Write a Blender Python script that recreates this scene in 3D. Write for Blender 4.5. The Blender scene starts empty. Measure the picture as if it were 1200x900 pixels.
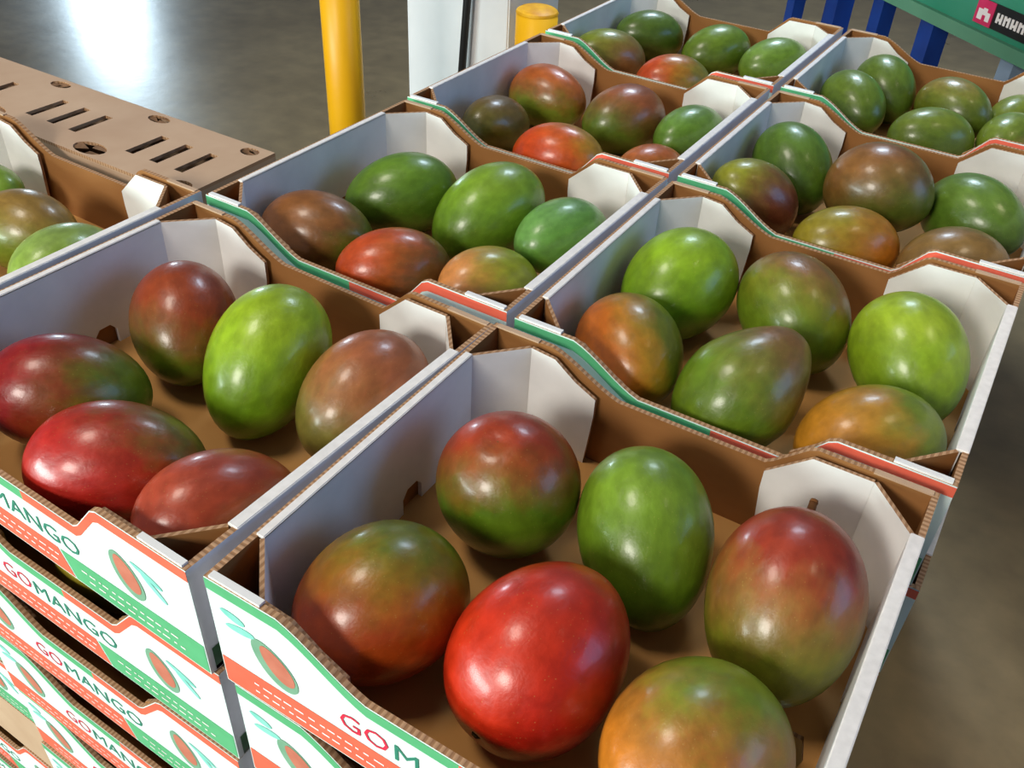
import bpy, bmesh, math, random
import numpy as np
from mathutils import Vector, Matrix
from mathutils.geometry import tessellate_polygon

scene = bpy.context.scene
COL = scene.collection
random.seed(7)

# ------------------------------------------------------------------ units
S = 0.0085                      # metres per layout unit
A, B, H = 40.0, 36.30, 11.51    # tray width (u), depth (v), height
GU, GV = 0.92, 1.65             # gaps between trays
PU, PV = A + GU, B + GV
LV = 11.64                      # stacking pitch
NLEV = 8
FLOOR = -(NLEV * LV + 17.0)     # floor level in layout units (rim of top trays = 0)
def W(u, v, z):
    return Vector((u * S, v * S, (z - FLOOR) * S))

# ------------------------------------------------------------------ camera
CR = Vector((0.84548337, 0.53206208, 0.04547321))
CU = Vector((-0.35819671, 0.50191548, 0.78725851))
CD = Vector((-0.39604669, 0.68190234, -0.61494408))
cam_d = bpy.data.cameras.new('camera')
cam = bpy.data.objects.new('camera', cam_d)
COL.objects.link(cam)
cam_d.sensor_width = 36.0
cam_d.lens = 1083.465 / 1200.0 * 36.0
cam_d.clip_start = 0.02
m = Matrix((CR, CU, -CD)).transposed().to_4x4()
m.translation = W(36.78, -24.65, 48.40)
cam.matrix_world = m
scene.camera = cam

# ------------------------------------------------------------------ world, lights, exposure
scene.view_settings.view_transform = 'Standard'
scene.view_settings.look = 'None'
scene.view_settings.exposure = 0.0
scene.view_settings.gamma = 1.0
scene.view_settings.use_curve_mapping = False

world = bpy.data.worlds.new('hall')
scene.world = world
world.use_nodes = True
bg = world.node_tree.nodes['Background']
bg.inputs['Color'].default_value = (0.56, 0.71, 1.0, 1)
bg.inputs['Strength'].default_value = 0.13

def area(name, loc, target, sx, sy, energy, col):
    d = bpy.data.lights.new(name, 'AREA')
    d.shape = 'RECTANGLE'; d.size = sx; d.size_y = sy
    d.energy = energy; d.color = col
    o = bpy.data.objects.new(name, d)
    COL.objects.link(o)
    o.location = loc
    o.rotation_euler = (Vector(target) - Vector(loc)).to_track_quat('-Z', 'Y').to_euler()
    return o
CEN = W(0, 40, -5)
# low daylight through the dock door on the front-left side
area('dock_door_daylight', CEN + Vector((-2.5, -3.6, 0.36)), CEN, 2.6, 0.8, 190, (0.84, 1.0, 0.97))
# daylight through the tall door in front of the stacks
area('front_door_daylight', CEN + Vector((-0.45, -3.4, 1.75)), CEN, 0.95, 0.8, 92, (1.0, 0.94, 0.84))
# high lamp over the aisle
area('hall_lamp', CEN + Vector((-1.0, -0.7, 2.6)), CEN, 0.75, 0.55, 30, (1.0, 0.90, 0.76))
# cool daylight from the open right-hand side of the hall
area('side_opening_daylight', CEN + Vector((4.2, 1.2, 1.5)), CEN, 2.4, 1.8, 42, (0.27, 0.53, 1.0))
# unseen warm fill added to brighten the right-hand aisle floor, narrow beam
al = area('aisle_floor_fill', W(135, 90, 230), W(135, 90, -100), 0.5, 0.5, 4.2, (1.0, 0.82, 0.56))
al.data.spread = math.radians(55)
# unseen overhead fill added to lift the back floor, column and machine
bl = area('back_hall_fill', W(-90, 400, 330), W(-60, 360, -100), 0.7, 0.7, 62, (0.66, 0.82, 1.0))
bl.data.spread = math.radians(100)
# daylight through a far opening (seen as gleam on the floor)
area('far_opening_daylight', W(-964, 695, 70), W(-200, 180, -60), 0.5, 0.6, 75, (0.66, 0.86, 1.0))

# ------------------------------------------------------------------ materials
def lin(c):
    o = []
    for x in c[:3]:
        x = x / 255.0
        o.append(x / 12.92 if x <= 0.04045 else ((x + 0.055) / 1.055) ** 2.4)
    return (*o, 1.0)

def new_mat(name, rough=0.6, spec=0.3):
    mt = bpy.data.materials.new(name)
    mt.use_nodes = True
    nt = mt.node_tree
    b = nt.nodes['Principled BSDF']
    b.inputs['Roughness'].default_value = rough
    b.inputs['Specular IOR Level'].default_value = spec
    return mt, nt, b

def noisy(name, c1, c2, scale=8, rough=0.6, spec=0.3, bump=0.0, bscale=60, detail=4, metal=0, coord='Object', stretch=(1, 1, 1)):
    mt, nt, b = new_mat(name, rough, spec)
    tc = nt.nodes.new('ShaderNodeTexCoord')
    mp = nt.nodes.new('ShaderNodeMapping'); mp.inputs['Scale'].default_value = stretch
    nt.links.new(tc.outputs[coord], mp.inputs[0])
    n = nt.nodes.new('ShaderNodeTexNoise'); n.inputs['Scale'].default_value = scale; n.inputs['Detail'].default_value = detail
    nt.links.new(mp.outputs[0], n.inputs['Vector'])
    r = nt.nodes.new('ShaderNodeValToRGB')
    r.color_ramp.elements[0].position = 0.3; r.color_ramp.elements[0].color = lin(c1)
    r.color_ramp.elements[1].position = 0.7; r.color_ramp.elements[1].color = lin(c2)
    nt.links.new(n.outputs['Fac'], r.inputs[0])
    nt.links.new(r.outputs[0], b.inputs['Base Color'])
    b.inputs['Metallic'].default_value = metal
    if bump:
        n2 = nt.nodes.new('ShaderNodeTexNoise'); n2.inputs['Scale'].default_value = bscale; n2.inputs['Detail'].default_value = 5
        nt.links.new(mp.outputs[0], n2.inputs['Vector'])
        bp = nt.nodes.new('ShaderNodeBump'); bp.inputs['Strength'].default_value = bump; bp.inputs['Distance'].default_value = 0.01
        nt.links.new(n2.outputs['Fac'], bp.inputs['Height'])
        nt.links.new(bp.outputs[0], b.inputs['Normal'])
    return mt

def flute_mat(name, c1, c2, axis, period=0.0055):
    """cut edge of corrugated board: liner and flutes alternate along the edge"""
    mt, nt, b = new_mat(name, 0.8, 0.1)
    tc = nt.nodes.new('ShaderNodeTexCoord')
    wv = nt.nodes.new('ShaderNodeTexWave')
    wv.wave_type = 'BANDS'; wv.bands_direction = axis
    wv.inputs['Scale'].default_value = 2 * math.pi / period / 20.0
    wv.inputs['Distortion'].default_value = 1.2
    nt.links.new(tc.outputs['Object'], wv.inputs['Vector'])
    r = nt.nodes.new('ShaderNodeValToRGB')
    r.color_ramp.elements[0].position = 0.35; r.color_ramp.elements[0].color = lin(c1)
    r.color_ramp.elements[1].position = 0.6; r.color_ramp.elements[1].color = lin(c2)
    nt.links.new(wv.outputs['Fac'], r.inputs[0])
    nt.links.new(r.outputs[0], b.inputs['Base Color'])
    bp = nt.nodes.new('ShaderNodeBump'); bp.inputs['Strength'].default_value = 0.35; bp.inputs['Distance'].default_value = 0.0008
    nt.links.new(wv.outputs['Fac'], bp.inputs['Height']); nt.links.new(bp.outputs[0], b.inputs['Normal'])
    return mt

MAT = {}
MAT['white'] = noisy('white_board', (226, 226, 224), (238, 238, 236), 30, 0.55, 0.25)
MAT['print_white'] = noisy('white_print_ground', (222, 240, 236), (230, 246, 242), 30, 0.5, 0.25)
MAT['whitegrey'] = noisy('white_board_outside', (206, 204, 210), (222, 220, 226), 30, 0.55, 0.25)
MAT['kraft'] = noisy('kraft_board', (146, 99, 55), (164, 115, 68), 9, 0.75, 0.15, 0.05, 220, stretch=(1, 1, 3))
MAT['kraft_floor'] = noisy('kraft_board_bottom', (188, 136, 76), (206, 154, 92), 7, 0.75, 0.15)
MAT['kraft_pale'] = noisy('kraft_board_pale', (184, 152, 124), (196, 166, 138), 14, 0.7, 0.2)
MAT['flute'] = flute_mat('corrugated_edge_x', (154, 116, 84), (184, 146, 112), 'X', 0.0042)
MAT['flute_y'] = flute_mat('corrugated_edge_y', (154, 116, 84), (190, 152, 118), 'Y', 0.0042)
MAT['fold'] = noisy('folded_white_edge', (226, 222, 218), (240, 236, 232), 160, 0.6, 0.2)
MAT['green'] = noisy('green_ink', (84, 172, 118), (94, 182, 128), 40, 0.5, 0.3)
MAT['red'] = noisy('orange_red_ink', (236, 100, 76), (242, 112, 86), 40, 0.5, 0.3)
MAT['letter_red'] = noisy('crimson_ink', (214, 40, 70), (222, 52, 82), 40, 0.5, 0.3)
MAT['letter_green'] = noisy('dark_green_ink', (46, 128, 106), (56, 138, 116), 40, 0.5, 0.3)
MAT['icon_green'] = noisy('icon_green_ink', (112, 162, 132), (128, 174, 146), 60, 0.5, 0.3)
MAT['icon_red'] = noisy('icon_red_ink', (186, 104, 84), (204, 126, 104), 60, 0.5, 0.3)
MAT['leaf'] = noisy('icon_leaf_ink', (120, 206, 190), (150, 222, 208), 60, 0.5, 0.3)
MAT['darkgreen'] = noisy('dark_green_side_ink', (38, 78, 46), (58, 98, 62), 40, 0.5, 0.3)
MAT['dark_ink'] = noisy('dark_side_print', (52, 46, 44), (80, 66, 58), 60, 0.5, 0.3)
MAT['tinywhite'] = noisy('pale_small_print', (236, 226, 224), (246, 240, 238), 40, 0.5, 0.3)
MAT['yellow'] = noisy('yellow_paint', (226, 160, 6), (240, 176, 14), 5, 0.4, 0.4, 0.03, 40)
MAT['yellow_top'] = noisy('worn_yellow_paint', (196, 128, 20), (236, 176, 30), 30, 0.5, 0.3)
MAT['column'] = noisy('white_column_paint', (226, 228, 232), (238, 240, 244), 6, 0.5, 0.3)
MAT['black'] = noisy('black_rubber', (24, 24, 26), (40, 40, 42), 12, 0.5, 0.3)
MAT['blue'] = noisy('blue_steel_paint', (4, 44, 118), (8, 60, 146), 10, 0.35, 0.5)
MAT['teal'] = noisy('teal_steel_paint', (46, 134, 104), (66, 148, 120), 6, 0.4, 0.4, detail=6)
MAT['teal_lip'] = noisy('teal_steel_lip', (86, 140, 112), (98, 150, 122), 6, 0.4, 0.4)
MAT['steel'] = noisy('bare_steel', (120, 140, 164), (150, 168, 190), 10, 0.35, 0.5)
MAT['magenta'] = noisy('pink_logo_ink', (206, 40, 92), (216, 56, 104), 30, 0.4, 0.4)
MAT['wood'] = noisy('pallet_wood', (150, 118, 80), (178, 144, 102), 6, 0.8, 0.1, stretch=(1, 8, 1))
MAT['stem'] = noisy('mango_stem', (92, 56, 30), (124, 82, 46), 40, 0.8, 0.1)
MAT['scar'] = noisy('mango_stem_scar', (62, 52, 26), (96, 74, 36), 60, 0.8, 0.1)
MAT['holedark'] = noisy('torn_kraft', (96, 70, 48), (150, 116, 88), 60, 0.8, 0.1)

# ------------------------------------------------------------------ mesh helpers
class MB:
    def __init__(self):
        self.v = []; self.f = []; self.m = []; self.mats = []
    def mi(self, key):
        if key not in self.mats: self.mats.append(key)
        return self.mats.index(key)
    def quad(self, pts, key):
        i = len(self.v); self.v += [Vector(p) for p in pts]
        self.f.append(tuple(range(i, i + len(pts)))); self.m.append(self.mi(key))
    def slab(self, loops, O, ex, ey, n, t, mf, mb, me):
        """plate with outline loops[0] and holes loops[1:], front face on +n, thickness t towards -n"""
        O, ex, ey, n = Vector(O), Vector(ex), Vector(ey), Vector(n)
        flat = [p for l in loops for p in l]
        tris = tessellate_polygon([[Vector((p[0], p[1], 0)) for p in l] for l in loops])
        i0 = len(self.v); N = len(flat)
        self.v += [O + ex * p[0] + ey * p[1] for p in flat]
        self.v += [O + ex * p[0] + ey * p[1] - n * t for p in flat]
        a, b, e = self.mi(mf), self.mi(mb), (self.mi(me) if isinstance(me, str) else None)
        for tr in tris:
            self.f.append(tuple(i0 + k for k in tr)); self.m.append(a)
            self.f.append(tuple(i0 + N + k for k in reversed(tr))); self.m.append(b)
        s = 0
        for l in loops:
            L = len(l)
            for k in range(L):
                p, q = i0 + s + k, i0 + s + (k + 1) % L
                self.f.append((p, q, q + N, p + N)); self.m.append(e if e is not None else self.mi(me(l[k], l[(k + 1) % L])))
            s += L
    def box(self, lo, hi, key):
        x0, y0, z0 = lo; x1, y1, z1 = hi
        P = [(x0, y0, z0), (x1, y0, z0), (x1, y1, z0), (x0, y1, z0), (x0, y0, z1), (x1, y0, z1), (x1, y1, z1), (x0, y1, z1)]
        i = len(self.v); self.v += [Vector(p) for p in P]
        for q in ((0, 3, 2, 1), (4, 5, 6, 7), (0, 1, 5, 4), (1, 2, 6, 5), (2, 3, 7, 6), (3, 0, 4, 7)):
            self.f.append(tuple(i + k for k in q)); self.m.append(self.mi(key))
    def tube(self, p, q, r0, r1, key, n=20, cap=True):
        p, q = Vector(p), Vector(q); d = (q - p).normalized()
        a = d.orthogonal().normalized(); b = d.cross(a)
        i = len(self.v)
        for c, r in ((p, r0), (q, r1)):
            for k in range(n):
                t = 2 * math.pi * k / n
                self.v.append(c + (a * math.cos(t) + b * math.sin(t)) * r)
        for k in range(n):
            j = (k + 1) % n
            self.f.append((i + k, i + j, i + n + j, i + n + k)); self.m.append(self.mi(key))
        if cap:
            self.f.append(tuple(i + k for k in reversed(range(n)))); self.m.append(self.mi(key))
            self.f.append(tuple(i + n + k for k in range(n))); self.m.append(self.mi(key))
    def mesh(self, name, scale=S, smooth=False, bevel=0):
        me = bpy.data.meshes.new(name)
        me.from_pydata([v * scale for v in self.v], [], self.f)
        for k in self.mats: me.materials.append(MAT[k])
        for p, mi in zip(me.polygons, self.m): p.material_index = mi
        bm = bmesh.new(); bm.from_mesh(me)
        bmesh.ops.recalc_face_normals(bm, faces=bm.faces)
        if bevel:
            bmesh.ops.bevel(bm, geom=list(bm.edges), offset=bevel, segments=2, affect='EDGES', clamp_overlap=True)
        bm.to_mesh(me); bm.free()
        if smooth:
            for p in me.polygons: p.use_smooth = len(p.vertices) <= 4
        me.update()
        return me

def obj(name, me, parent=None, loc=None, rotz=0):
    o = bpy.data.objects.new(name, me)
    COL.objects.link(o)
    if parent: o.parent = parent
    if loc is not None: o.location = loc
    o.rotation_euler = (0, 0, rotz)
    return o
def tag(o, label, cat, group=None):
    o['label'] = label; o['category'] = cat
    if group: o['group'] = group
    return o
def struct(o):
    o['kind'] = 'structure'; return o

# ------------------------------------------------------------------ floor of the hall
def concrete():
    mt, nt, b = new_mat('sealed_concrete', 0.3, 0.5)
    tc = nt.nodes.new('ShaderNodeTexCoord')
    n1 = nt.nodes.new('ShaderNodeTexNoise'); n1.inputs['Scale'].default_value = 1.1; n1.inputs['Detail'].default_value = 8; n1.inputs['Roughness'].default_value = 0.65
    n2 = nt.nodes.new('ShaderNodeTexNoise'); n2.inputs['Scale'].default_value = 14; n2.inputs['Detail'].default_value = 6
    for n in (n1, n2): nt.links.new(tc.outputs['Object'], n.inputs['Vector'])
    r = nt.nodes.new('ShaderNodeValToRGB')
    r.color_ramp.elements[0].position = 0.30; r.color_ramp.elements[0].color = lin((98, 82, 56))
    r.color_ramp.elements[1].position = 0.72; r.color_ramp.elements[1].color = lin((136, 116, 82))
    nt.links.new(n1.outputs['Fac'], r.inputs[0])
    mx = nt.nodes.new('ShaderNodeMixRGB'); mx.blend_type = 'OVERLAY'; mx.inputs[0].default_value = 0.35
    nt.links.new(r.outputs[0], mx.inputs[1]); nt.links.new(n2.outputs['Fac'], mx.inputs[2])
    nt.links.new(mx.outputs[0], b.inputs['Base Color'])
    rr = nt.nodes.new('ShaderNodeMapRange'); rr.inputs[3].default_value = 0.18; rr.inputs[4].default_value = 0.42
    nt.links.new(n1.outputs['Fac'], rr.inputs[0]); nt.links.new(rr.outputs[0], b.inputs['Roughness'])
    bp = nt.nodes.new('ShaderNodeBump'); bp.inputs['Strength'].default_value = 0.12; bp.inputs['Distance'].default_value = 0.02
    nt.links.new(n1.outputs['Fac'], bp.inputs['Height']); nt.links.new(bp.outputs[0], b.inputs['Normal'])
    return mt
MAT['concrete'] = concrete()
fb = MB(); fb.box((-14, -8, -0.08), (9, 16, 0), 'concrete')
struct(obj('floor', fb.mesh('floor', 1.0)))

# ------------------------------------------------------------------ fruit tray
T = 0.5                     # board thickness
LOW = 3.75                  # depth of the notch in the end panels
def smooth(t): return t * t * (3 - 2 * t)
def profile(LOW):
    """upper outline of an end panel from x=0 to x=A"""
    P = [(0, H), (6.3, H)]
    for k in range(1, 9):
        t = k / 8
        P.append((6.3 + 7.0 * t, H - LOW * (0.55 * t + 0.45 * smooth(t))))
    P += [(26.9, H - LOW), (27.6, H - LOW + 0.5), (30.0, H - 0.35), (30.7, H), (A, H)]
    return P
PROF = profile(LOW)
LOWB = 3.2
PROFB = profile(LOWB)
def top_at(x):
    for (x0, z0), (x1, z1) in zip(PROF, PROF[1:]):
        if x0 <= x <= x1: return z0 + (z1 - z0) * (x - x0) / max(1e-6, x1 - x0)
    return H
END = [(0, 0), (A, 0)] + [(x, z) for x, z in reversed(PROF)]
ENDB = [(0, 0), (A, 0)] + [(x, z) for x, z in reversed(PROFB)]

def end_panel(front, plain=False):
    mb = MB(); y = 0 if front else B
    n = (0, -1 if front else 1, 0)
    mb.slab([END if front else ENDB], (0, y, 0), (1, 0, 0), (0, 0, 1), n, T, 'kraft_pale' if plain else 'print_white', 'kraft', lambda p, q: 'whitegrey' if abs(p[0] - q[0]) < 1e-6 else 'flute')
    return mb.mesh('end_panel')
def side_panel(right):
    mb = MB(); x = A if right else 0
    loop = [(T, 0), (B - T, 0), (B - T, H), (T, H)]
    mb.slab([loop], (x, 0, 0), (0, 1, 0), (0, 0, 1), (1 if right else -1, 0, 0), T, 'whitegrey', 'kraft', 'flute_y')
    return mb.mesh('side_panel')
def side_print(right):
    """dark green band and marks printed low on the outside of a side panel"""
    mb = MB(); x = A + 0.03 if right else -0.03
    def r(y0, y1, z0, z1, k): mb.quad([(x, y0, z0), (x, y1, z0), (x, y1, z1), (x, y0, z1)], k)
    r(T, B - T, 0.1, 2.6, 'darkgreen')
    r(T, 2.2, 0.1, 0.5, 'dark_ink')
    r(18, 24, 3.4, 5.4, 'dark_ink'); r(25, 27.5, 3.2, 6.2, 'letter_red')
    return mb.mesh('side_print')
CI, CO = 4.7, 4.6           # where the corner posts begin along v / along u
WI = 1.0                    # distance of the inner wall from the outside
def hole_loop(cx, cz, rx, rz, n=12):
    return [(cx + rx * math.cos(2 * math.pi * k / n), cz + rz * math.sin(2 * math.pi * k / n)) for k in range(n)]
def inner_wall(right):
    mb = MB(); x = A - WI + 0.0 if right else WI
    loop = [(CI, 0.5), (B / 2 + 2.0, 0.5), (B / 2 + 2.0, 2.2), (B / 2 + 2.7, 3.0), (B / 2 + 4.0, 3.0), (B / 2 + 4.7, 2.2), (B / 2 + 4.7, 0.5),
            (B - CI - 0.9, 0.5), (B - CI - 0.9, H), (CI, H)]
    mb.slab([loop], (x, 0, 0), (0, 1, 0), (0, 0, 1), (-1 if right else 1, 0, 0), T * 0.8, 'white', 'kraft', 'fold')
    return mb.mesh('inner_wall')
def top_fold(right):
    mb = MB()
    x0, x1 = (A - WI, A + 0.02) if right else (-0.02 + 0.28, WI)
    mb.box((x0, CI - 0.1, H - 0.16), (x1, B - CI - 0.8, H + 0.10), 'fold')
    return mb.mesh('top_fold', bevel=0.0006)
def corner_flap(right, back):
    mb = MB()
    fx = (lambda x: A - x) if right else (lambda x: x)
    fy = (lambda y: B - y) if back else (lambda y: y)
    end = 12.8 if right else 11.4
    t = T * 0.7
    # slanted post face
    p, q = Vector((WI, CI + (0.9 if back else 0), 0)), Vector((CO, T + t + (0.45 if back else 0), 0))
    d = q - p; L = d.length; d.normalize(); n = Vector((-d.y, d.x, 0))
    if n.x + n.y < 0: n = -n
    def tr(v): return Vector((fx(v.x), fy(v.y), v.z))
    def put(loop, O, ex, nn):
        O2 = tr(O); e2 = tr(O + ex) - O2; n2 = tr(O + nn) - O2
        mb.slab([loop], O2, e2, (0, 0, 1), n2, t, 'white', 'kraft', 'flute')
    put([(0, 0.5), (L, 0.5), (L, H - 0.25), (0, H - 0.05)], p, d, n)
    # leaf that lies against the end panel
    w = end - CO
    if right: top = [(w, H - LOW + 0.35), (w - 3.4, H - 0.3), (0, H - 0.25)]
    else: top = [(w, H - LOW + 0.55), (w * 0.68, H - 2.1), (w * 0.36, H - 0.5), (0, H - 0.25)]
    put([(0, 0.5), (w - 0.5, 0.5), (w, H - LOW - 1.5)] + top, Vector((CO, T + t + 0.03 + (0.45 if back else 0), 0)), Vector((1, 0, 0)), Vector((0, 1, 0)))
    return mb.mesh('corner_flap')
def corner_tab(right, back):
    mb = MB()
    x0, x1 = (A - 4.9, A - 0.4) if right else (0.4, 4.9)
    y0, y1 = (B - 0.62, B - 0.08) if back else (0.08, 0.62)
    mb.box((x0, y0, H - 0.05), (x1, y1, H + (0.12 if back else 0.22)), 'kraft_pale' if back else 'white')
    return mb.mesh('corner_tab')
def bottom_panel():
    mb = MB()
    outer = [(T, T), (A - T, T), (A - T, B - T), (T, B - T)]
    holes = [[(A - 4.6, B / 2 - 3.4), (A - 2.4, B / 2 - 3.4), (A - 1.9, B / 2 - 1.4), (A - 2.4, B / 2 + 0.4), (A - 4.6, B / 2 + 0.4)]]
    mb.slab([outer] + holes, (0, 0, T), (1, 0, 0), (0, 1, 0), (0, 0, 1), T, 'kraft_floor', 'kraft', 'flute')
    return mb.mesh('bottom_panel')

def artwork():
    """ink on the front panel: two-tone border, bottom band, two mango drawings with leaves, fine print"""
    mb = MB(); D = -0.03
    def poly(pts, key, d=D): mb.quad([(x, d, z) for x, z in pts], key)
    xs = sorted(set([x for x, z in PROF] + [20.4]))
    bw = 1.0
    for x0, x1 in zip(xs, xs[1:]):
        key = 'green' if x1 <= 20.4 + 1e-6 else 'red'
        steep = 1.35 if (6.3 < x0 < 13 or 27 < x0 < 30) else 1.0
        poly([(x0, top_at(x0) - bw * 1.15), (x1, top_at(x1) - bw * 1.15), (x1, top_at(x1) - 0.12), (x0, top_at(x0) - 0.12)], key)
    poly([(0.1, 0.15), (24.4, 0.15), (23.2, 3.0), (0.1, 3.1)], 'red')
    poly([(24.6, 0.15), (A - 0.1, 0.15), (A - 0.1, 3.3), (23.5, 3.0)], 'green')
    # fine print as short dashes in two rows
    rnd = random.Random(3)
    for row in (1.0, 1.9):
        x = 3.0
        while x < 37:
            w = rnd.uniform(0.25, 0.9)
            if not 22.5 < x < 25.5:
                poly([(x, row), (x + w, row), (x + w, row + 0.17), (x, row + 0.17)], 'tinywhite', D * 1.8)
            x += w + rnd.uniform(0.2, 0.45)
    def ell(cx, cz, a, b, ang, key, d, egg=0.12):
        c, s = math.cos(ang), math.sin(ang); P = []
        for k in range(28):
            t = 2 * math.pi * k / 28
            ex = a * math.cos(t); ez = b * math.sin(t) * (1 + egg * math.cos(t))
            P.append((cx + ex * c - ez * s, cz + ex * s + ez * c))
        poly(P, key, d)
    ell(5.4, 5.75, 2.5, 1.52, math.radians(-50), 'icon_green', D * 1.5)
    ell(5.7, 5.95, 1.9, 1.02, math.radians(-50), 'icon_red', D * 2.2)
    ell(2.6, 7.6, 1.35, 0.38, math.radians(8), 'leaf', D * 1.6)
    ell(2.1, 8.7, 1.1, 0.40, math.radians(-12), 'leaf', D * 1.7)
    ell(32.4, 5.9, 2.4, 1.5, math.radians(-64), 'icon_green', D * 1.5)
    ell(32.5, 6.1, 1.9, 1.05, math.radians(-64), 'icon_red', D * 2.2)
    ell(35.0, 7.6, 1.7, 0.32, math.radians(-18), 'leaf', D * 1.6)
    ell(35.6, 6.6, 1.5, 0.30, math.radians(-38), 'leaf', D * 1.7)
    return mb.mesh('printed_artwork')

def text_mesh(body, width, height, key, bold=0.0):
    cu = bpy.data.curves.new('lettering_curve', 'FONT')
    cu.body = body; cu.size = 1.0; cu.offset = bold; cu.resolution_u = 2
    o = bpy.data.objects.new('lettering_tmp', cu); COL.objects.link(o)
    dg = bpy.context.evaluated_depsgraph_get()
    me = bpy.data.meshes.new_from_object(o.evaluated_get(dg))
    bpy.data.objects.remove(o); bpy.data.curves.remove(cu)
    xs = [v.co.x for v in me.vertices]; ys = [v.co.y for v in me.vertices]
    sx = width / (max(xs) - min(xs)); sy = height / (max(ys) - min(ys)); x0, y0 = min(xs), min(ys)
    for v in me.vertices: v.co = ((v.co.x - x0) * sx, 0, (v.co.y - y0) * sy)
    me.materials.clear(); me.materials.append(MAT[key])
    me.name = 'lettering'
    return me

ME = {
    'bottom_panel': [bottom_panel()],
    'end_panel': [end_panel(True), end_panel(False)],
    'side_panel': [side_panel(False), side_panel(True)],
    'inner_wall': [inner_wall(False), inner_wall(True)],
    'top_fold': [top_fold(False), top_fold(True)],
    'corner_flap': [corner_flap(r, b) for r in (0, 1) for b in (0, 1)],
    'corner_tab': [corner_tab(r, b) for r in (0, 1) for b in (0, 1)],
}
ART = artwork()
SIDEPRINT = [side_print(False), side_print(True)]
PLAIN_END = [end_panel(True, True), end_panel(False, True)]
GO = text_mesh('GO', 4.0 * S, 1.75 * S, 'letter_red')
MANGO = text_mesh('MANGO', 11.0 * S, 1.75 * S, 'letter_green')

def make_tray(u, v, level, rot, label, group=None, full=True, plain=False):
    """u, v = front-left corner in layout units, level 0 = top of the stack"""
    c = W(u + A / 2, v + B / 2, -H - level * LV)
    root = bpy.data.objects.new('fruit_tray' if not plain else 'plain_kraft_tray', None)
    COL.objects.link(root)
    root.empty_display_size = 0.05
    root.location = c; root.rotation_euler = (0, 0, rot)
    off = Vector((-A / 2 * S, -B / 2 * S, 0))
    tag(root, label, 'fruit tray', group)
    for nm, lst in ME.items():
        if not full and nm in ('corner_flap', 'inner_wall'): continue
        if level and nm == 'corner_tab': continue
        for k, me in enumerate(lst):
            if nm == 'end_panel' and plain: me = PLAIN_END[k]
            o = obj(nm, me, root, off)
            if nm == 'end_panel' and k == 0 and not plain:
                o['label'] = 'white printed front panel with notched top'
                obj('printed_artwork', ART, o)
                g = obj('lettering', GO, o, Vector((11.0 * S, -0.05 * S, 3.75 * S)))
                g['label'] = 'red letters GO'
                g = obj('lettering', MANGO, o, Vector((15.5 * S, -0.05 * S, 3.75 * S)))
                g['label'] = 'green letters MANGO'
            if nm == 'side_panel' and not plain:
                obj('side_print', SIDEPRINT[k], o)
    return root

# stack name -> column, row, fitted shift (du, dv, turn)
STK = {
    'R0': (0, 0, -0.31, 0.0, 0.012), 'R1': (0, 1, 0.30, -0.06, 0.008), 'R2': (0, 2, 0.13, -0.07, -0.001), 'R3': (0, 3, 0, 0.14, -0.003),
    'L0': (-PU, 0, 0.0, -0.21, -0.022), 'L1': (-PU, 1, 0.30, 0.22, -0.003), 'L2': (-PU, 2, -0.12, -0.17, 0.001), 'L3': (-PU, 3, -0.16, -0.04, -0.002),
    'LL0': (-2 * PU, 0, 0.0, 2.4, -0.01),
}
DESC = {
    'R0': 'open mango tray holding bright red beaked mango and five others',
    'R1': 'open mango tray of six with slanted pear-shaped green mango in middle',
    'R2': 'open mango tray holding large brown-green mango resting high in middle',
    'R3': 'open mango tray holding only green mangoes, before blue-legged machine',
    'L0': 'open mango tray holding long crimson mango and yellow-green tilted mango',
    'L1': 'open mango tray with long diagonal green mango and red mango',
    'L2': 'open mango tray holding scarlet mango with yellow shoulder',
    'L3': 'open mango tray nearest the short yellow bollard, mostly green mangoes',
    'LL0': 'open mango tray holding olive mango, before long kraft carton',
}
UNDER = {
    'R0': 'tray with bright red beaked mango', 'R1': 'tray with pear-shaped slanted mango', 'R2': 'tray with large high brown-green mango',
    'R3': 'tray of only green mangoes', 'L0': 'tray with long crimson mango', 'L1': 'tray with diagonal long green mango',
    'L2': 'tray with scarlet mango', 'L3': 'tray nearest short yellow bollard', 'LL0': 'tray before long kraft carton',
}
ORD = ['', 'second', 'third', 'fourth', 'fifth', 'sixth', 'seventh', 'eighth']
SHIFT = {'R0': 0.7, 'R1': 0.9, 'L0': 0.2, 'LL0': 0.8}
for s, (c, r, du, dv, th) in STK.items():
    rnd = random.Random(s)
    for k in range(NLEV):
        front = s in ('R0', 'L0', 'LL0')
        jx = SHIFT.get(s, 0.3) * (1 if k else 0) + (rnd.uniform(-0.1, 0.1) if k else 0)
        jy = rnd.uniform(-0.25, 0.25) if k else 0
        if k and s == 'LL0': jy -= 1.4
        if k == 0:
            make_tray(c + du, r * PV + dv, 0, th, DESC[s], 'open mango trays on top of the stacks')
        else:
            plain = (s == 'LL0' and k == 5)
            lab = ('plain unprinted kraft tray, ' if plain else 'printed cardboard tray, ') + ORD[k] + ' from top in stack under ' + UNDER[s]
            make_tray(c + du + jx, r * PV + dv + jy, k, th * 0.5, lab, 'trays stacked beneath the top trays', full=front and k < 4, plain=plain)

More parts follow.
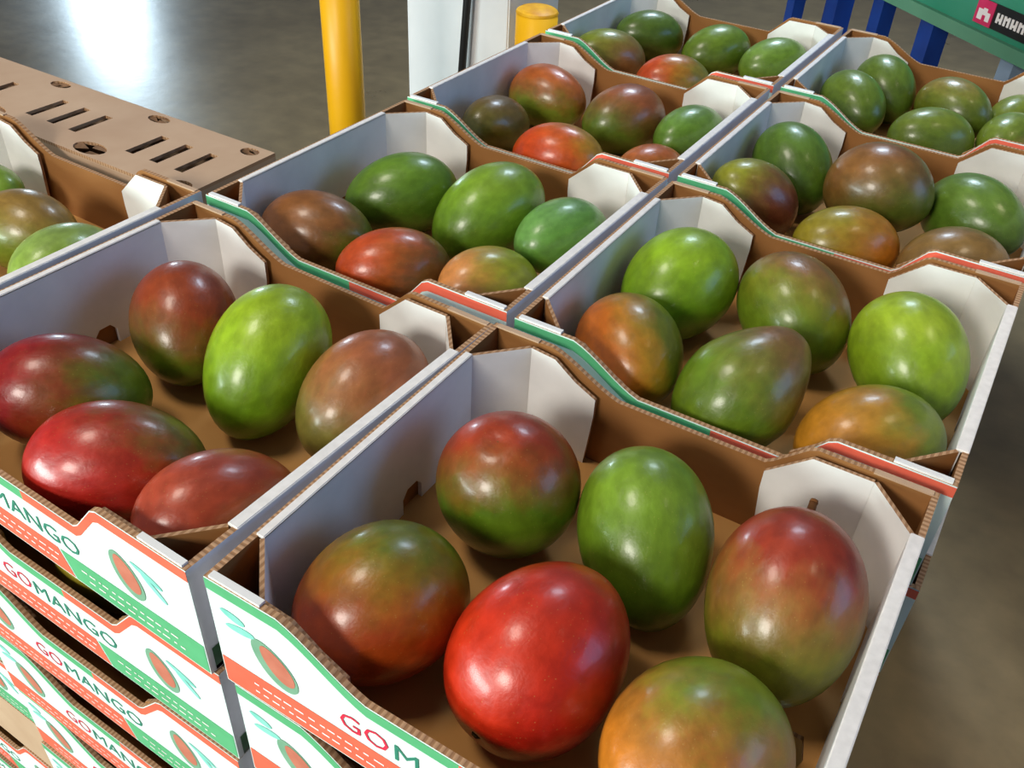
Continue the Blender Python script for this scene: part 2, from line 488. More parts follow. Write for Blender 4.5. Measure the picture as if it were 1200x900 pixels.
# ------------------------------------------------------------------ mangoes
def mango_mesh(name, egg=0.07, beak=0.0, bend=0.05, pear=0.0, nu=44, nv=28):
    bm = bmesh.new(); rings = []
    def pt(t, ph):
        x = math.cos(t); s = math.sin(t)
        rr = s * (1 + egg * x - pear * max(0, x) * 0.55)
        y = rr * math.cos(ph); z = rr * math.sin(ph)
        z += bend * (1 - x * x) - bend * 0.5                          # belly
        if x < -0.6: z += -beak * ((-x - 0.6) / 0.4) ** 2
        x -= 0.055 * math.exp(-(rr / 0.16) ** 2) if x > 0 else 0         # stem dimple
        return (x, y, z)
    a = bm.verts.new(pt(0, 0)); b = bm.verts.new(pt(math.pi, 0))
    for i in range(1, nv):
        # finer rings near the stem end
        u = i / nv; t = math.pi * (u * 0.75 + 0.25 * u * u)
        rings.append([bm.verts.new(pt(t, 2 * math.pi * j / nu)) for j in range(nu)])
    for j in range(nu):
        k = (j + 1) % nu
        bm.faces.new((a, rings[0][j], rings[0][k])); bm.faces.new((b, rings[-1][k], rings[-1][j]))
        for i in range(len(rings) - 1):
            bm.faces.new((rings[i][j], rings[i + 1][j], rings[i + 1][k], rings[i][k]))
    bmesh.ops.recalc_face_normals(bm, faces=bm.faces)
    for k in range(3):       # fill the unit box exactly
        lo = min(v.co[k] for v in bm.verts); hi = max(v.co[k] for v in bm.verts)
        for v in bm.verts: v.co[k] = (v.co[k] - lo) / (hi - lo) * 2 - 1
    me = bpy.data.meshes.new(name); bm.to_mesh(me); bm.free()
    for p in me.polygons: p.use_smooth = True
    return me
VAR = [dict(egg=0.05, bend=0.03), dict(egg=0.09, bend=0.05), dict(egg=0.03, bend=0.06, beak=0.05)]

def warm(c):
    r, g, b = c
    if r > 1.5 * g: g *= 1.22
    if g > r: r *= 1.07; g *= 0.97
    if g < r <= 1.9 * g and r < 160: return (r, g * 0.95, b * 0.92)
    return (r, g, b * (0.72 if b < 60 else 0.85))
def mango_mat(name, ca, cm, cb, d, bias, seed):
    ca, cm, cb = warm(ca), warm(cm), warm(cb)
    mt, nt, b = new_mat(name, 0.3, 0.45)
    b.inputs['Coat Weight'].default_value = 0.3; b.inputs['Coat Roughness'].default_value = 0.17
    N = nt.nodes.new; L = nt.links.new
    tc = N('ShaderNodeTexCoord')
    off = N('ShaderNodeVectorMath'); off.operation = 'ADD'; off.inputs[1].default_value = (seed * 3.7, seed * 1.9, seed * 5.3)
    L(tc.outputs['Object'], off.inputs[0])
    dot = N('ShaderNodeVectorMath'); dot.operation = 'DOT_PRODUCT'; dot.inputs[1].default_value = d
    L(tc.outputs['Object'], dot.inputs[0])
    n1 = N('ShaderNodeTexNoise'); n1.inputs['Scale'].default_value = 1.7; n1.inputs['Detail'].default_value = 5; n1.inputs['Roughness'].default_value = 0.6
    L(off.outputs[0], n1.inputs['Vector'])
    ma = N('ShaderNodeMath'); ma.operation = 'MULTIPLY_ADD'; ma.inputs[1].default_value = 0.55; ma.inputs[2].default_value = 0.5 + bias
    L(dot.outputs['Value'], ma.inputs[0])
    mb_ = N('ShaderNodeMath'); mb_.operation = 'MULTIPLY_ADD'; mb_.inputs[1].default_value = 0.55
    sub = N('ShaderNodeMath'); sub.operation = 'SUBTRACT'; sub.inputs[1].default_value = 0.5
    L(n1.outputs['Fac'], sub.inputs[0]); L(sub.outputs[0], mb_.inputs[0]); L(ma.outputs[0], mb_.inputs[2])
    r = N('ShaderNodeValToRGB'); cr = r.color_ramp
    cr.elements[0].position = 0.22; cr.elements[0].color = lin(cb)
    cr.elements[1].position = 0.78; cr.elements[1].color = lin(ca)
    e = cr.elements.new(0.5); e.color = lin(cm)
    L(mb_.outputs[0], r.inputs[0])
    # mottling
    n2 = N('ShaderNodeTexNoise'); n2.inputs['Scale'].default_value = 5.0; n2.inputs['Detail'].default_value = 6
    L(off.outputs[0], n2.inputs['Vector'])
    mot = N('ShaderNodeMapRange'); mot.inputs[1].default_value = 0.3; mot.inputs[2].default_value = 0.7; mot.inputs[3].default_value = 0.80; mot.inputs[4].default_value = 1.14
    L(n2.outputs['Fac'], mot.inputs[0])
    mul = N('ShaderNodeVectorMath'); mul.operation = 'SCALE'
    L(r.outputs[0], mul.inputs[0]); L(mot.outputs[0], mul.inputs['Scale'])
    # pale lenticel dots
    vo = N('ShaderNodeTexVoronoi'); vo.inputs['Scale'].default_value = 15
    L(off.outputs[0], vo.inputs['Vector'])
    dr = N('ShaderNodeMapRange'); dr.inputs[1].default_value = 0.05; dr.inputs[2].default_value = 0.14; dr.inputs[3].default_value = 0.22; dr.inputs[4].default_value = 0.0
    L(vo.outputs['Distance'], dr.inputs[0])
    mx = N('ShaderNodeMixRGB'); mx.inputs[2].default_value = lin((196, 176, 96))
    L(dr.outputs[0], mx.inputs[0]); L(mul.outputs[0], mx.inputs[1])
    L(mx.outputs[0], b.inputs['Base Color'])
    rg = N('ShaderNodeMapRange'); rg.inputs[3].default_value = 0.29; rg.inputs[4].default_value = 0.46
    L(n2.outputs['Fac'], rg.inputs[0]); L(rg.outputs[0], b.inputs['Roughness'])
    bp = N('ShaderNodeBump'); bp.inputs['Strength'].default_value = 0.06; bp.inputs['Distance'].default_value = 0.02
    L(n2.outputs['Fac'], bp.inputs['Height']); L(bp.outputs[0], b.inputs['Normal'])
    return mt

def stem_mesh(kind):
    mb = MB()
    if kind == 'peg':
        mb.tube((0, 0, -0.2), (0.1, 0.05, 1.3), 0.36, 0.30, 'stem', 12); mb.tube((0.1, 0.05, 1.3), (0.12, 0.06, 1.55), 0.34, 0.28, 'stem', 12)
    elif kind == 'beak':
        mb.tube((0, 0, -0.3), (0, 0, 0.15), 0.55, 0.45, 'stem', 14); mb.tube((0, 0, 0.15), (0.05, 0, 0.4), 0.42, 0.2, 'scar', 12)
    else:
        mb.tube((0, 0, -0.25), (0, 0, 0.06), 0.42, 0.34, 'scar', 14); mb.tube((0, 0, 0.04), (0, 0, 0.14), 0.22, 0.14, 'stem', 10)
    return mb.mesh('stem', S, True)
STEM = {k: stem_mesh(k) for k in ('peg', 'beak', 'stub')}

GROUPS = {'R0': 'mangoes in the tray with bright red mango', 'R1': 'mangoes in the tray with pear-shaped mango', 'R2': 'mangoes in the tray with high brown mango',
          'R3': 'mangoes in the all-green tray', 'L0': 'mangoes in the tray with long crimson mango', 'L1': 'mangoes in the tray with diagonal green mango',
          'L2': 'mangoes in the tray with scarlet mango', 'L3': 'mangoes in the tray near short bollard', 'LL0': 'mangoes in the tray before kraft carton',
          'under': 'mangoes showing in a lower tray'}
# tray, (u, v, z, azimuth, elevation, half length, half width), three skin colours, blush side, bias, stem, label
ROWS = [
    ('R0', (9.60, 22.68, -5.07, -1.04, 0.01, 7.05, 5.86), (150,42,24), (124,84,26), (80,118,26), (.1,1), -.08, 'stub', 'round mango red on top and green below, scar facing up, by blue-lit tray wall'),
    ('R0', (21.20, 24.36, -5.18, 2.17, 0.48, 7.21, 5.35), (102,142,44), (88,128,34), (74,112,26), (.2,1), 0, 0, 'plain green oval mango between two red-topped mangoes in six-fruit tray'),
    ('R0', (32.68, 23.02, -3.98, 1.89, 0.66, 7.22, 5.56), (146,40,32), (136,84,46), (104,116,38), (.3,1), -.06, 'peg', 'large red-topped mango with woody stem peg against white corner flap'),
    ('R0', (8.23, 7.76, -5.33, 1.19, 0.05, 6.51, 5.65), (94,112,24), (146,82,22), (156,50,16), (.35,1), -.22, 0, 'brownish red mango with green shoulder beside tray front corner post'),
    ('R0', (19.89, 10.25, -4.88, 2.06, -0.12, 7.00, 5.91), (186,34,16), (164,22,14), (124,14,14), (-.3,.5), .2, 'beak', 'bright red round mango with small beak, centre front of tray'),
    ('R0', (31.85, 9.38, -4.95, 1.30, -0.44, 6.94, 5.71), (112,142,42), (158,108,40), (182,88,36), (.5,1), -.2, 0, 'orange mango with green rim beside the bright red beaked mango'),
    ('R1', (8.20, 60.05, -4.97, 1.34, 0.27, 7.15, 5.89), (122,168,32), (108,156,28), (88,138,24), (.2,1), 0, 0, 'bright green mango leaning against white corner flap beside orange-brown mango'),
    ('R1', (8.82, 46.77, -5.60, 2.30, -0.04, 6.85, 5.36), (190,84,34), (160,96,36), (96,112,32), (-.6,-.1), .05, 0, 'orange-brown mango with green right cheek beside green border of tray'),
    ('R1', (20.12, 62.95, -5.17, -0.70, -0.32, 7.07, 5.63), (128,94,46), (104,118,38), (92,126,36), (.5,1), -.1, 0, 'green mango with brown top against brown cardboard panel'),
    ('R1', (20.76, 46.17, -4.70, -2.01, -0.54, 7.48, 5.57), (126,94,50), (104,114,42), (88,124,32), (.8,.6), -.15, 0, 'pear-shaped dull green mango lying slanted in middle of tray'),
    ('R1', (32.79, 60.77, -4.74, -0.95, -0.42, 7.08, 5.63), (132,168,44), (118,160,40), (98,142,36), (.2,1), 0, 0, 'pale green mango in right corner of tray beside white flap'),
    ('R1', (32.76, 47.15, -5.79, 0.75, 0.02, 6.83, 5.15), (104,132,52), (160,118,46), (182,100,44), (1,.2), -.02, 0, 'orange and green mango half hidden behind brown panel below pale green mango'),
    ('R2', (8.12, 98.98, -5.38, 2.34, 0.41, 7.01, 5.28), (82,122,42), (72,110,38), (62,98,34), (.2,1), 0, 0, 'dark green mango upright against white corner flap of tray'),
    ('R2', (7.04, 86.10, -5.36, 0.86, -0.65, 6.70, 4.88), (128,142,42), (122,96,42), (108,42,40), (-.7,.6), .05, 0, 'yellow-green mango with purple-red cheek beside dark green mango'),
    ('R2', (20.49, 95.50, -3.38, -0.01, 0.10, 6.82, 5.92), (124,70,38), (100,86,38), (78,98,38), (-.3,1), .05, 0, 'large brown-green mango resting high in middle of tray'),
    ('R2', (20.24, 82.96, -6.09, -2.46, 0.15, 6.68, 4.83), (136,142,32), (156,118,34), (182,88,34), (-.8,.4), .05, 0, 'yellow-green mango with orange cheek lying below large brown-green mango'),
    ('R2', (32.18, 99.79, -5.62, 2.57, -0.05, 7.10, 5.35), (84,122,48), (74,114,42), (66,102,38), (0,1), 0, 0, 'big dark green mango beside white flap and brown mango'),
    ('R2', (32.66, 84.93, -5.92, 0.67, -0.15, 6.76, 5.00), (128,84,50), (120,98,56), (106,112,60), (.3,1), .1, 0, 'brown blushed mango low behind brown tray panel'),
    ('R3', (7.71, 130.52, -5.84, 2.32, 0.15, 6.68, 4.83), (98,132,46), (86,120,40), (72,104,36), (0,1), 0, 0, 'green mango in front of another green one by white wall of far tray'),
    ('R3', (10.26, 141.21, -5.93, 2.24, 0.32, 6.68, 4.85), (92,126,44), (82,116,40), (70,102,36), (0,1), 0, 0, 'green mango tucked against white corner flap of far tray'),
    ('R3', (22.01, 137.39, -5.21, 2.66, 0.04, 6.44, 4.70), (124,128,52), (96,118,44), (78,104,38), (0,1), -.1, 0, 'olive green mango against brown back panel of far tray'),
    ('R3', (21.39, 124.58, -6.16, 0.65, -0.16, 6.67, 4.75), (104,130,46), (88,118,40), (74,104,36), (.2,1), 0, 0, 'green mango low at front of far tray with bare kraft panel'),
    ('R3', (31.13, 143.01, -6.74, -1.99, 0.07, 6.14, 4.22), (112,138,50), (94,124,44), (78,108,38), (0,1), 0, 0, 'green mango by right flap of far tray, under white cardboard'),
    ('R3', (31.68, 131.05, -6.00, 1.29, -0.11, 6.37, 4.32), (104,134,52), (90,120,44), (128,104,54), (-.3,1), 0, 0, 'green mango with faint brown base near right edge of far tray'),
    ('L0', (-30.12, 24.41, -5.55, 2.40, 0.26, 6.95, 5.29), (142,48,28), (122,88,34), (94,126,32), (.3,1), .1, 0, 'round mango with red crown and green base by blue-lit wall of left tray'),
    ('L0', (-18.30, 23.66, -4.79, 1.77, 0.54, 7.73, 5.54), (132,172,34), (116,162,30), (98,148,28), (.3,1), 0, 0, 'glossy yellow-green mango standing tilted between two red-brown mangoes'),
    ('L0', (-7.53, 24.78, -4.73, 1.53, 0.26, 7.05, 5.25), (156,76,54), (138,96,52), (108,116,48), (.6,.8), -.02, 0, 'brown-pink mango over green leaning at right wall of left tray'),
    ('L0', (-29.98, 10.83, -5.53, 0.85, -0.26, 7.01, 5.34), (140,20,26), (124,50,30), (88,108,28), (-1,.2), .12, 0, 'dark red mango turning green at its right end beside white wall'),
    ('L0', (-19.10, 6.98, -5.67, 0.64, -0.02, 7.20, 5.33), (168,26,30), (152,36,28), (108,100,36), (-.8,-.55), .24, 0, 'long crimson mango with green tinge along its right top'),
    ('L0', (-7.38, 7.54, -4.89, 1.32, -0.48, 6.99, 4.99), (162,52,52), (156,50,40), (140,70,36), (-.8,.6), .1, 0, 'red-purple mango low behind the notched front panel'),
    ('L1', (-32.55, 46.85, -5.99, -2.81, 0.01, 6.80, 4.98), (142,76,42), (120,82,38), (80,96,32), (-.8,.5), .15, 0, 'brown mango with green right end beside green printed border'),
    ('L1', (-30.46, 60.33, -5.74, 0.91, 0.06, 7.26, 5.23), (88,132,40), (80,124,36), (70,110,34), (0,1), 0, 0, 'plain green mango against white corner flap behind brown mango'),
    ('L1', (-18.29, 61.75, -5.18, 1.27, 0.33, 7.87, 5.51), (108,150,44), (98,144,40), (80,124,34), (.3,1), 0, 0, 'long green mango lying diagonally in middle of tray'),
    ('L1', (-20.49, 45.85, -6.18, 0.92, -0.14, 6.53, 4.75), (188,60,36), (166,66,36), (108,80,36), (-.8,.2), .1, 0, 'red mango with brown right end behind red printed border'),
    ('L1', (-7.87, 61.68, -4.92, 1.32, -0.13, 6.61, 4.58), (94,150,82), (86,144,66), (80,132,50), (-.6,.8), 0, 0, 'bluish green mango beside white flap and right wall'),
    ('L1', (-9.95, 49.45, -6.05, 1.19, -0.33, 6.30, 4.28), (202,108,82), (170,138,60), (138,160,50), (-1,-.2), .05, 0, 'pink and yellow-green mango half hidden behind tray corner'),
    ('L2', (-33.94, 87.76, -6.34, 1.51, -0.34, 6.46, 4.35), (106,88,38), (100,94,38), (88,98,38), (.3,1), 0, 0, 'small olive brown mango beside white wall and green border'),
    ('L2', (-32.96, 101.68, -5.94, 2.97, -0.05, 6.79, 5.02), (178,74,40), (150,100,42), (100,126,42), (.3,1), .05, 0, 'red-topped green mango against white corner flap, scarlet mango before it'),
    ('L2', (-20.72, 83.71, -6.22, 0.22, 0.10, 6.63, 4.72), (204,60,26), (190,70,30), (164,122,46), (-.8,-.2), .05, 0, 'scarlet mango with yellow right shoulder behind low brown panel'),
    ('L2', (-19.12, 100.54, -5.76, 1.18, 0.02, 6.96, 5.22), (144,68,42), (112,92,40), (84,116,40), (.5,.8), .05, 0, 'green mango with brown-red crown in centre of tray'),
    ('L2', (-8.79, 101.73, -5.90, 1.28, -0.07, 6.52, 4.32), (92,136,64), (84,130,52), (76,118,44), (0,1), 0, 0, 'green mango beside bright white flap of tray with scarlet mango'),
    ('L2', (-8.73, 88.90, -6.97, 1.20, -0.24, 6.11, 3.84), (174,76,56), (160,80,50), (140,90,50), (0,1), 0, 0, 'reddish mango barely showing behind tray corner'),
    ('L3', (-34.04, 124.26, -5.58, 0.84, -0.25, 6.84, 4.74), (118,142,42), (120,124,44), (132,80,52), (-.7,.6), .05, 0, 'green mango with orange end near corner of farthest left tray'),
    ('L3', (-34.13, 141.27, -6.00, 0.84, -0.18, 6.72, 4.60), (80,114,44), (74,108,40), (64,96,36), (0,1), 0, 0, 'dark green mango against white corner flap of farthest left tray'),
    ('L3', (-20.57, 122.25, -6.37, 0.76, -0.12, 6.57, 4.56), (192,60,36), (168,86,38), (130,124,42), (-1,.2), 0, 0, 'red and green mango at front of farthest left tray'),
    ('L3', (-20.61, 141.12, -6.22, 0.99, 0.10, 6.76, 4.74), (98,134,44), (90,126,40), (76,110,36), (0,1), 0, 0, 'green mango by brown back panel of farthest left tray'),
    ('L3', (-9.60, 141.40, -6.14, 0.91, -0.01, 6.68, 4.65), (104,146,66), (92,136,56), (80,122,46), (-.4,1), 0, 0, 'green mango below white flap of farthest left tray'),
    ('LL0', (-59.41, 27.41, -6.13, -3.00, -0.08, 6.55, 4.84), (136,110,46), (118,120,44), (102,130,42), (.3,1), 0, 0, 'olive mango with brown top in tray before long kraft carton'),
    ('LL0', (-48.41, 24.52, -5.62, 1.70, -0.24, 6.61, 4.76), (124,162,84), (118,158,64), (108,150,52), (-.4,1), 0, 0, 'light green mango beside double tray wall, next to olive mango'),
    ('LL0', (-74.13, 33.16, -6.94, 0.01, 0.33, 6.04, 3.73), (110,152,54), (104,146,50), (96,136,46), (0,1), 0, 0, 'green mango under white flap behind olive mango'),
    ('under', (-20.0, 6.4, -17.0, 0.25, 0.0, 7.0, 5.2), (150,152,44), (142,146,40), (126,136,36), (0,1), 0, 0, 'olive mango seen through the notch of tray under crimson mango'),
    ('under', (-33.0, 9.0, -17.4, 0.2, 0.0, 6.2, 5.0), (110,60,36), (100,70,32), (90,90,30), (0,1), 0, 0, 'dim brown mango inside the second tray down'),
]
EYE = (36.78, -24.65, 48.40)
PLAN = []
for i, (t, q, ca, cm, cb, bd, bias, stem, label) in enumerate(ROWS):
    u, v, z, az, el, a, b = q
    ax = Vector((math.cos(el) * math.cos(az), math.cos(el) * math.sin(az), math.sin(el)))
    toeye = (Vector(EYE) - Vector((u, v, z))).normalized()
    if i == 0: a, b, z = 6.15, 5.95, -4.75
    if i == 49: u, v = -73.0, 31.4
    if i == 0: ax = (toeye * 0.78 + CU * 0.60 - CR * 0.14).normalized()       # scar on the upper side
    elif i == 2: ax = (CU * 0.80 + CR * 0.22 - toeye * 0.35).normalized()
    elif i == 4: ax = (toeye * 0.42 - CU * 0.72 - CR * 0.58).normalized()
    elif i == 9:
        if ax.z < 0: ax = -ax
    elif ax.dot(toeye) > 0: ax = -ax
    yy = Vector((0, 0, 1)).cross(ax).normalized(); zz = ax.cross(yy)
    Rm = Matrix((ax, yy, zz)).transposed()
    par = dict(VAR[i % 3])
    if i == 9: par = dict(egg=-0.04, bend=0.04, pear=0.42)
    me = mango_mesh('mango', **par)
    co = np.array([v_.co[:] for v_ in me.vertices]) * np.array([a, b, b * 0.99])
    P = co @ np.array(Rm).T
    PLAN.append(dict(t=t, c=np.array([u, v, z]), P=P, R=Rm, ax=ax, me=me, a=a, b=b))

def settle(items, tray, level):
    """nudge the fruit so that it rests in its tray without cutting into boards or neighbours"""
    c, r, du, dv, th = STK[tray]
    ctr = np.array([c + du + A / 2, r * PV + dv + B / 2]); cs, sn = math.cos(th), math.sin(th)
    rng = np.random.RandomState(1); dirs = rng.normal(size=(60, 3)) * 0.28
    zfl = -H - level * LV + T + 0.02
    for it in range(40):
        moved = False
        for k in range(len(items)):
            for l in range(k):
                A1, B1 = items[k], items[l]
                D = B1['c'] - A1['c']; n0 = D / np.linalg.norm(D)
                if np.linalg.norm(D) > 16: continue
                best = -9; bn = n0
                for e in [np.zeros(3)] + list(dirs):
                    n = n0 + e; n /= np.linalg.norm(n)
                    g = D @ n + (B1['P'] @ n).min() - (A1['P'] @ n).max()
                    if g > best: best, bn = g, n
                if best < 0.03:
                    s_ = (0.03 - best) / 2 + 0.01
                    A1['c'] = A1['c'] - bn * s_; B1['c'] = B1['c'] + bn * s_; moved = True
        for m_ in items:
            p = m_['P'] + m_['c']
            x = (p[:, 0] - ctr[0]) * cs + (p[:, 1] - ctr[1]) * sn + A / 2
            y = -(p[:, 0] - ctr[0]) * sn + (p[:, 1] - ctr[1]) * cs + B / 2
            z = p[:, 2]
            low = z < zfl + 10.9
            dx = dy = 0.0
            if low.any():
                xl, yl = x[low], y[low]
                dx += max(0, 1.08 - xl.min()) - max(0, xl.max() - (A - 1.08))
                dy += max(0, 0.98 - yl.min()) - max(0, yl.max() - (B - 1.42))
                for sx in (0, 1):
                    for sy in (0, 1):
                        X = A - xl if sx else xl; Y = (B - 0.9 - yl) if sy else yl
                        dd = 1.05 - ((X - 1.0) / 3.6 + (Y - 0.85) / 3.85).min()
                        if dd > 0:
                            dx += (-1 if sx else 1) * dd * 1.9; dy += (-1 if sy else 1) * dd * 1.9
            dz = max(0, zfl - z.min())
            if abs(dx) + abs(dy) + dz > 1e-4:
                m_['c'] = m_['c'] + np.array([dx * cs - dy * sn, dx * sn + dy * cs, dz]); moved = True
        if not moved: break
for t in GROUPS:
    settle([m_ for m_ in PLAN if m_['t'] == t], 'L0' if t == 'under' else t, 1 if t == 'under' else 0)

for i, ((t, q, ca, cm, cb, bd, bias, stem, label), pl) in enumerate(zip(ROWS, PLAN)):
    Rm, ax, me, a, b = pl['R'], pl['ax'], pl['me'], pl['a'], pl['b']
    u, v, z = pl['c']
    # blush side: a fixed direction on the skin, given here in hall axes
    wd = (CR * bd[0] + CU * bd[1]).normalized()
    d = Rm.transposed() @ wd
    me.materials.append(mango_mat('mango_skin', ca, cm, cb, tuple(d), bias, i + 1))
    o = bpy.data.objects.new('mango', me); COL.objects.link(o)
    mw = Matrix.Translation(W(u, v, z)) @ Rm.to_4x4() @ Matrix.Diagonal((a * S, b * S, b * S * 0.99, 1))
    o.matrix_world = mw
    tag(o, label, 'mango', GROUPS[t])
    # stem on the stem end
    kind = stem or 'stub'
    so = bpy.data.objects.new('stem', STEM[kind]); COL.objects.link(so)
    so.parent = o
    wt = mw @ Vector((0.955, 0, 0.0))
    Z = ax; X = Z.orthogonal().normalized(); Y = Z.cross(X)
    ms = Matrix((X, Y, Z)).transposed().to_4x4(); ms.translation = wt
    so.matrix_parent_inverse = mw.inverted()
    so.matrix_world = ms

# ------------------------------------------------------------------ long kraft carton with slotted top
cx0, cx1, cy0, cy1, ctop = -116.0, -47.2, 40.6, 55.6, -3.0
cbot = -H - (NLEV - 1) * LV
root = obj('kraft_carton', None, None, W((cx0 + cx1) / 2, (cy0 + cy1) / 2, cbot))
tag(root, 'long plain kraft carton with rows of slots cut in its top', 'carton')
def cpart(name, mb, parent=root):
    o = obj(name, mb.mesh(name), parent)
    return o
LX, LY, HZ = cx1 - cx0, cy1 - cy0, ctop - cbot
loops = [[(0, 0), (LX, 0), (LX, LY), (0, LY)]]
ovals = []
for g in range(3):
    for k in range(3):
        xc = -52.8 - 4.45 * k - 20.0 * g - cx0
        loops.append([(xc - 0.75, 3.9), (xc + 0.75, 3.9), (xc + 0.75, 9.9), (xc - 0.75, 9.9)])
for xw, yw, rx, ry in ((-66.5, 42.4, 2.7, 1.5), (-49.6, 42.2, 1.5, 1.0), (-87.0, 42.4, 2.7, 1.5), (-67.0, 54.0, 1.9, 1.0), (-87.6, 54.0, 1.9, 1.0), (-50.0, 53.9, 1.4, 1.0), (-107.6, 54.0, 1.9, 1.0)):
    ovals.append((xw - cx0, yw - cy0, rx, ry))
    loops.append(hole_loop(xw - cx0, yw - cy0, rx, ry, 16))
mb = MB(); O = Vector((-LX / 2, -LY / 2, HZ))
mb.slab(loops, O, (1, 0, 0), (0, 1, 0), (0, 0, 1), 0.45, 'kraft_pale', 'kraft', 'flute'); cpart('slotted_top', mb)
mb = MB(); mb.box((-LX / 2, -LY / 2, 0), (LX / 2, -LY / 2 + T, HZ - 0.45), 'kraft_pale'); cpart('front_wall', mb)
mb = MB(); mb.box((-LX / 2, LY / 2 - T, 0), (LX / 2, LY / 2, HZ - 0.45), 'kraft_pale'); cpart('back_wall', mb)
mb = MB(); mb.box((LX / 2 - T, -LY / 2 + T, 0), (LX / 2, LY / 2 - T, HZ - 0.45), 'kraft_pale'); cpart('end_wall', mb)
mb = MB(); mb.box((-LX / 2, -LY / 2 + T, 0), (-LX / 2 + T, LY / 2 - T, HZ - 0.45), 'kraft_pale'); cpart('end_wall', mb)
rnd = random.Random(11)
for ox, oy, rx, ry in ovals:      # torn flaps pushed into the round holes
    for k in range(3):
        mb = MB()
        a0 = 2 * math.pi * k / 3 + rnd.uniform(0, 1)
        P = []
        for j in range(5):
            t = a0 + j * 0.32
            P.append(O + Vector((ox + rx * math.cos(t), oy + ry * math.sin(t), -0.2)))
        tipp = O + Vector((ox + rx * 0.15 * rnd.uniform(-1, 1), oy + ry * 0.2 * rnd.uniform(-1, 1), rnd.uniform(-0.6, 0.55)))
        for j in range(4): mb.quad([P[j], P[j + 1], tipp], 'holedark')
        o = cpart('torn_flap', mb)

# ------------------------------------------------------------------ wooden pallets under the stacks
def pallet(u0, u1, v0, v1, label):
    r = obj('wooden_pallet', None, None, W((u0 + u1) / 2, (v0 + v1) / 2, FLOOR)); tag(r, label, 'pallet', 'pallets under the stacks')
    w, d = u1 - u0, v1 - v0; zt = -H - (NLEV - 1) * LV - FLOOR
    mb = MB(); mb.box((-w / 2, -4.5, 0), (w / 2, 4.5, 2.4), 'wood'); plank = mb.mesh('board')
    mb = MB(); mb.box((-4.5, -d / 2, 2.4), (4.5, d / 2, zt - 2.4), 'wood'); run = mb.mesh('runner')
    for k in range(5):
        y = -d / 2 + 4.5 + (d - 9) * k / 4
        obj('board', plank, r, Vector((0, y * S, (zt - 2.4) * S)))
        if k % 2 == 0: obj('board', plank, r, Vector((0, y * S, 0)))
    for k in range(3): obj('runner', run, r, Vector(((-w / 2 + 4.5 + (w - 9) * k / 2) * S, 0, 0)))
pallet(-41.5, 41.5, 0, 74, 'wooden pallet under the tray with bright red beaked mango')
pallet(-41.5, 41.5, 75.5, 150, 'wooden pallet under the tray with scarlet mango')
pallet(-116, -42.2, 0, 74, 'wooden pallet under the long kraft carton')

# ------------------------------------------------------------------ posts and column in the background
def bollard(u, v, rad, top, name, label, dome):
    r = obj(name, None, None, W(u, v, FLOOR)); tag(r, label, 'bollard')
    h = top - FLOOR
    mb = MB(); mb.tube((0, 0, 0), (0, 0, h), rad, rad, 'yellow', 32); obj('pipe', mb.mesh('pipe', S, True), r)
    mb = MB()
    rr = rad * 1.02
    for k in range(5):
        a0, a1 = k / 5 * math.pi / 2, (k + 1) / 5 * math.pi / 2
        mb.tube((0, 0, h + dome * math.sin(a0)), (0, 0, h + dome * math.sin(a1)), rr * math.cos(a0), max(0.01, rr * math.cos(a1)), 'yellow_top', 32, False)
    obj('cap', mb.mesh('cap', S, True), r)
    mb = MB(); mb.tube((0, 0, 0), (0, 0, 0.8), rad * 1.9, rad * 1.9, 'yellow', 32); obj('base_plate', mb.mesh('base_plate', S, True), r)
bollard(-137, 171, 5.3, 6, 'bollard', 'tall yellow bollard post standing on grey floor', 1.5)
bollard(-107.5, 226, 6.4, -34.5, 'bollard', 'short yellow bollard beside white column', 2.0)

r = obj('building_column', None, None, W(-140, 246, FLOOR)); tag(r, 'square white painted column behind the yellow bollards', 'column')
mb = MB(); mb.box((-20, -16, 0), (20, 16, 190), 'column'); obj('shaft', mb.mesh('shaft', S, bevel=0.004), r)
mb = MB(); mb.box((-24, -20, 0), (24, 20, 1.5), 'steel'); obj('base_plate', mb.mesh('base_plate'), r)
rod = obj('dark_rod', None, None, W(-138, 225, FLOOR))
tag(rod, 'dark rod leaning against the white column', 'rod')
ROD = rod

# ------------------------------------------------------------------ blue and teal machine
M0, M1 = Vector((-24, 266.5, 0)), Vector((66, 188, 0))
dirv = (M1 - M0).normalized(); ang = math.atan2(dirv.y, dirv.x)
mr = obj('sorting_machine', None, None, W(M0.x, M0.y, FLOOR), ang)
tag(mr, 'teal steel machine on blue legs behind the all-green mango tray', 'machine')
zb = -20 - FLOOR
Lm = (M1 - M0).length
def mpart(name, mb, **k): return obj(name, mb.mesh(name, S, **k), mr)
mb = MB(); mb.box((0, 0, zb), (Lm, 2, zb + 45), 'teal'); panel = mpart('side_panel', mb)
mb = MB(); mb.box((0, 40, zb), (Lm, 42, zb + 45), 'teal'); mpart('side_panel', mb)
mb = MB(); mb.box((0, 2, zb + 4), (Lm, 40, zb + 6), 'steel'); mpart('belt_bed', mb)
mb = MB(); mb.box((-0.5, -1.6, zb - 0.5), (Lm + 0.5, 0.0, zb + 2.6), 'teal_lip'); mpart('lower_lip', mb)
def mleg(x, y, w, key, top=zb):
    mb = MB(); mb.box((x - w / 2, y - w / 2, 0.0), (x + w / 2, y + w / 2, top), key)
    mb.box((x - w * 0.8, y - w * 0.8, 0), (x + w * 0.8, y + w * 0.8, 1.0), key)
    mpart('leg', mb)
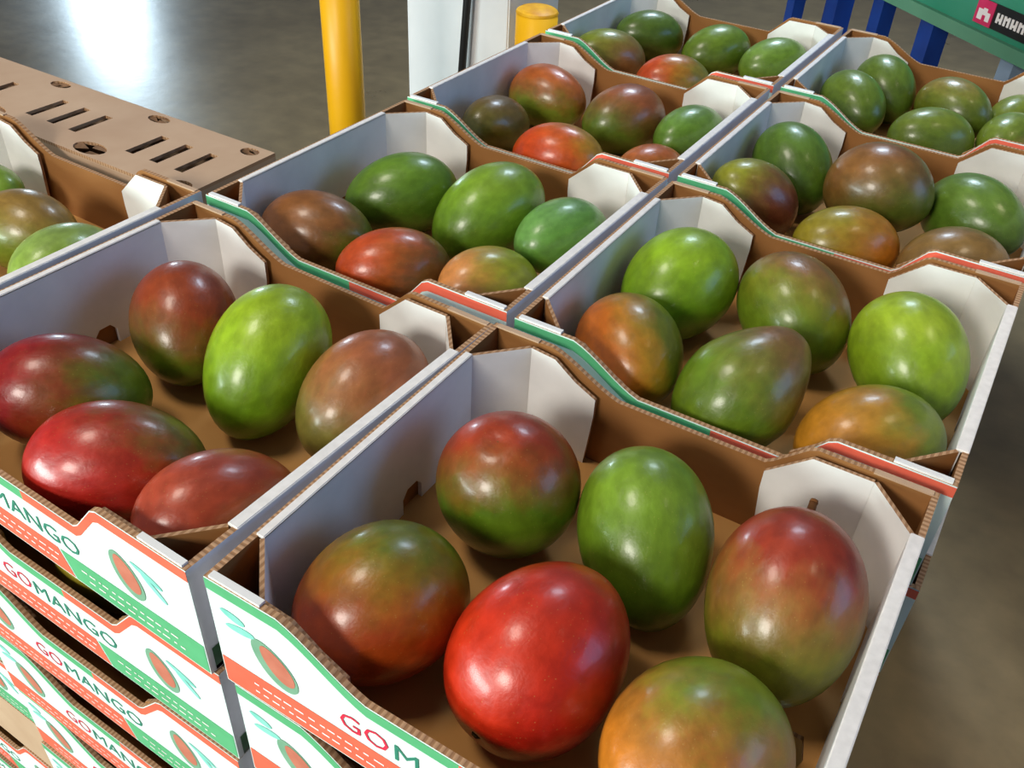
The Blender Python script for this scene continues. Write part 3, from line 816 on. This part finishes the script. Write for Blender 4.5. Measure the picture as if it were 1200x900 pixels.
for x, y, w, k in ((8, 3, 4.6, 'blue'), (30, 3, 5.4, 'blue'), (60, 3, 4.4, 'steel'), (-42, 7.5, 4.2, 'blue'), (-40, 23, 6.5, 'blue')):
    mleg(x, y, w, k, zb if x > 0 else zb + 22)
mb = MB(); mb.box((-45, 4.5, zb + 16), (0.5, 10.5, zb + 22), 'blue'); mpart('cross_beam', mb)
mb = MB(); mb.box((-45, 20, zb + 16), (0.5, 26, zb + 22), 'blue'); mpart('cross_beam', mb)
mb = MB(); mb.box((-1.0, 2, zb + 10), (0.5, 40, zb + 24), 'teal'); mpart('end_plate', mb)
# label plate: pink square with a pale mark, then pale illegible marks on black
lx, lz = 0, 0
mb = MB(); mb.box((46, -0.30, zb + 4.0), (74, -0.02, zb + 9.6), 'black'); plate = mpart('label_plate', mb)
mb = MB(); mb.box((46, -0.5, zb + 4.0), (52, -0.28, zb + 9.6), 'magenta'); obj('logo_square', mb.mesh('logo_square'), plate)
mb = MB()
for a, b_, c, d in ((47, 9, 48.6, 11.4), (48.6, 10.2, 50, 11.8), (49.8, 9.0, 51.2, 11.0)): mb.box((a, -0.6, zb + b_ - 4), (c, -0.48, zb + d - 4), 'tinywhite')
obj('logo_mark', mb.mesh('logo_mark'), plate)
mb = MB()
for k in range(8):
    x = 53.2 + k * 2.5
    mb.box((x, -0.45, zb + 5.7), (x + 0.7, -0.28, zb + 7.9), 'tinywhite'); mb.box((x + 1.3, -0.45, zb + 5.7), (x + 2.0, -0.28, zb + 7.9), 'tinywhite')
    mb.box((x + 0.7, -0.45, zb + 6.2 + (k % 2) * 0.8), (x + 1.3, -0.28, zb + 6.8 + (k % 2) * 0.8), 'tinywhite')
obj('pale_marks', mb.mesh('pale_marks'), plate)

# rod mesh last: real length along the column face
mb = MB(); mb.tube((0, 0, 0), (9, 3.6, 150), 1.3, 1.3, 'black', 14)
o = obj('shaft', mb.mesh('shaft', S, True), ROD)
mb = MB(); mb.tube((9, 3.6, 149.5), (9.2, 3.7, 153), 1.7, 1.7, 'black', 14)
obj('grip', mb.mesh('grip', S, True), ROD)
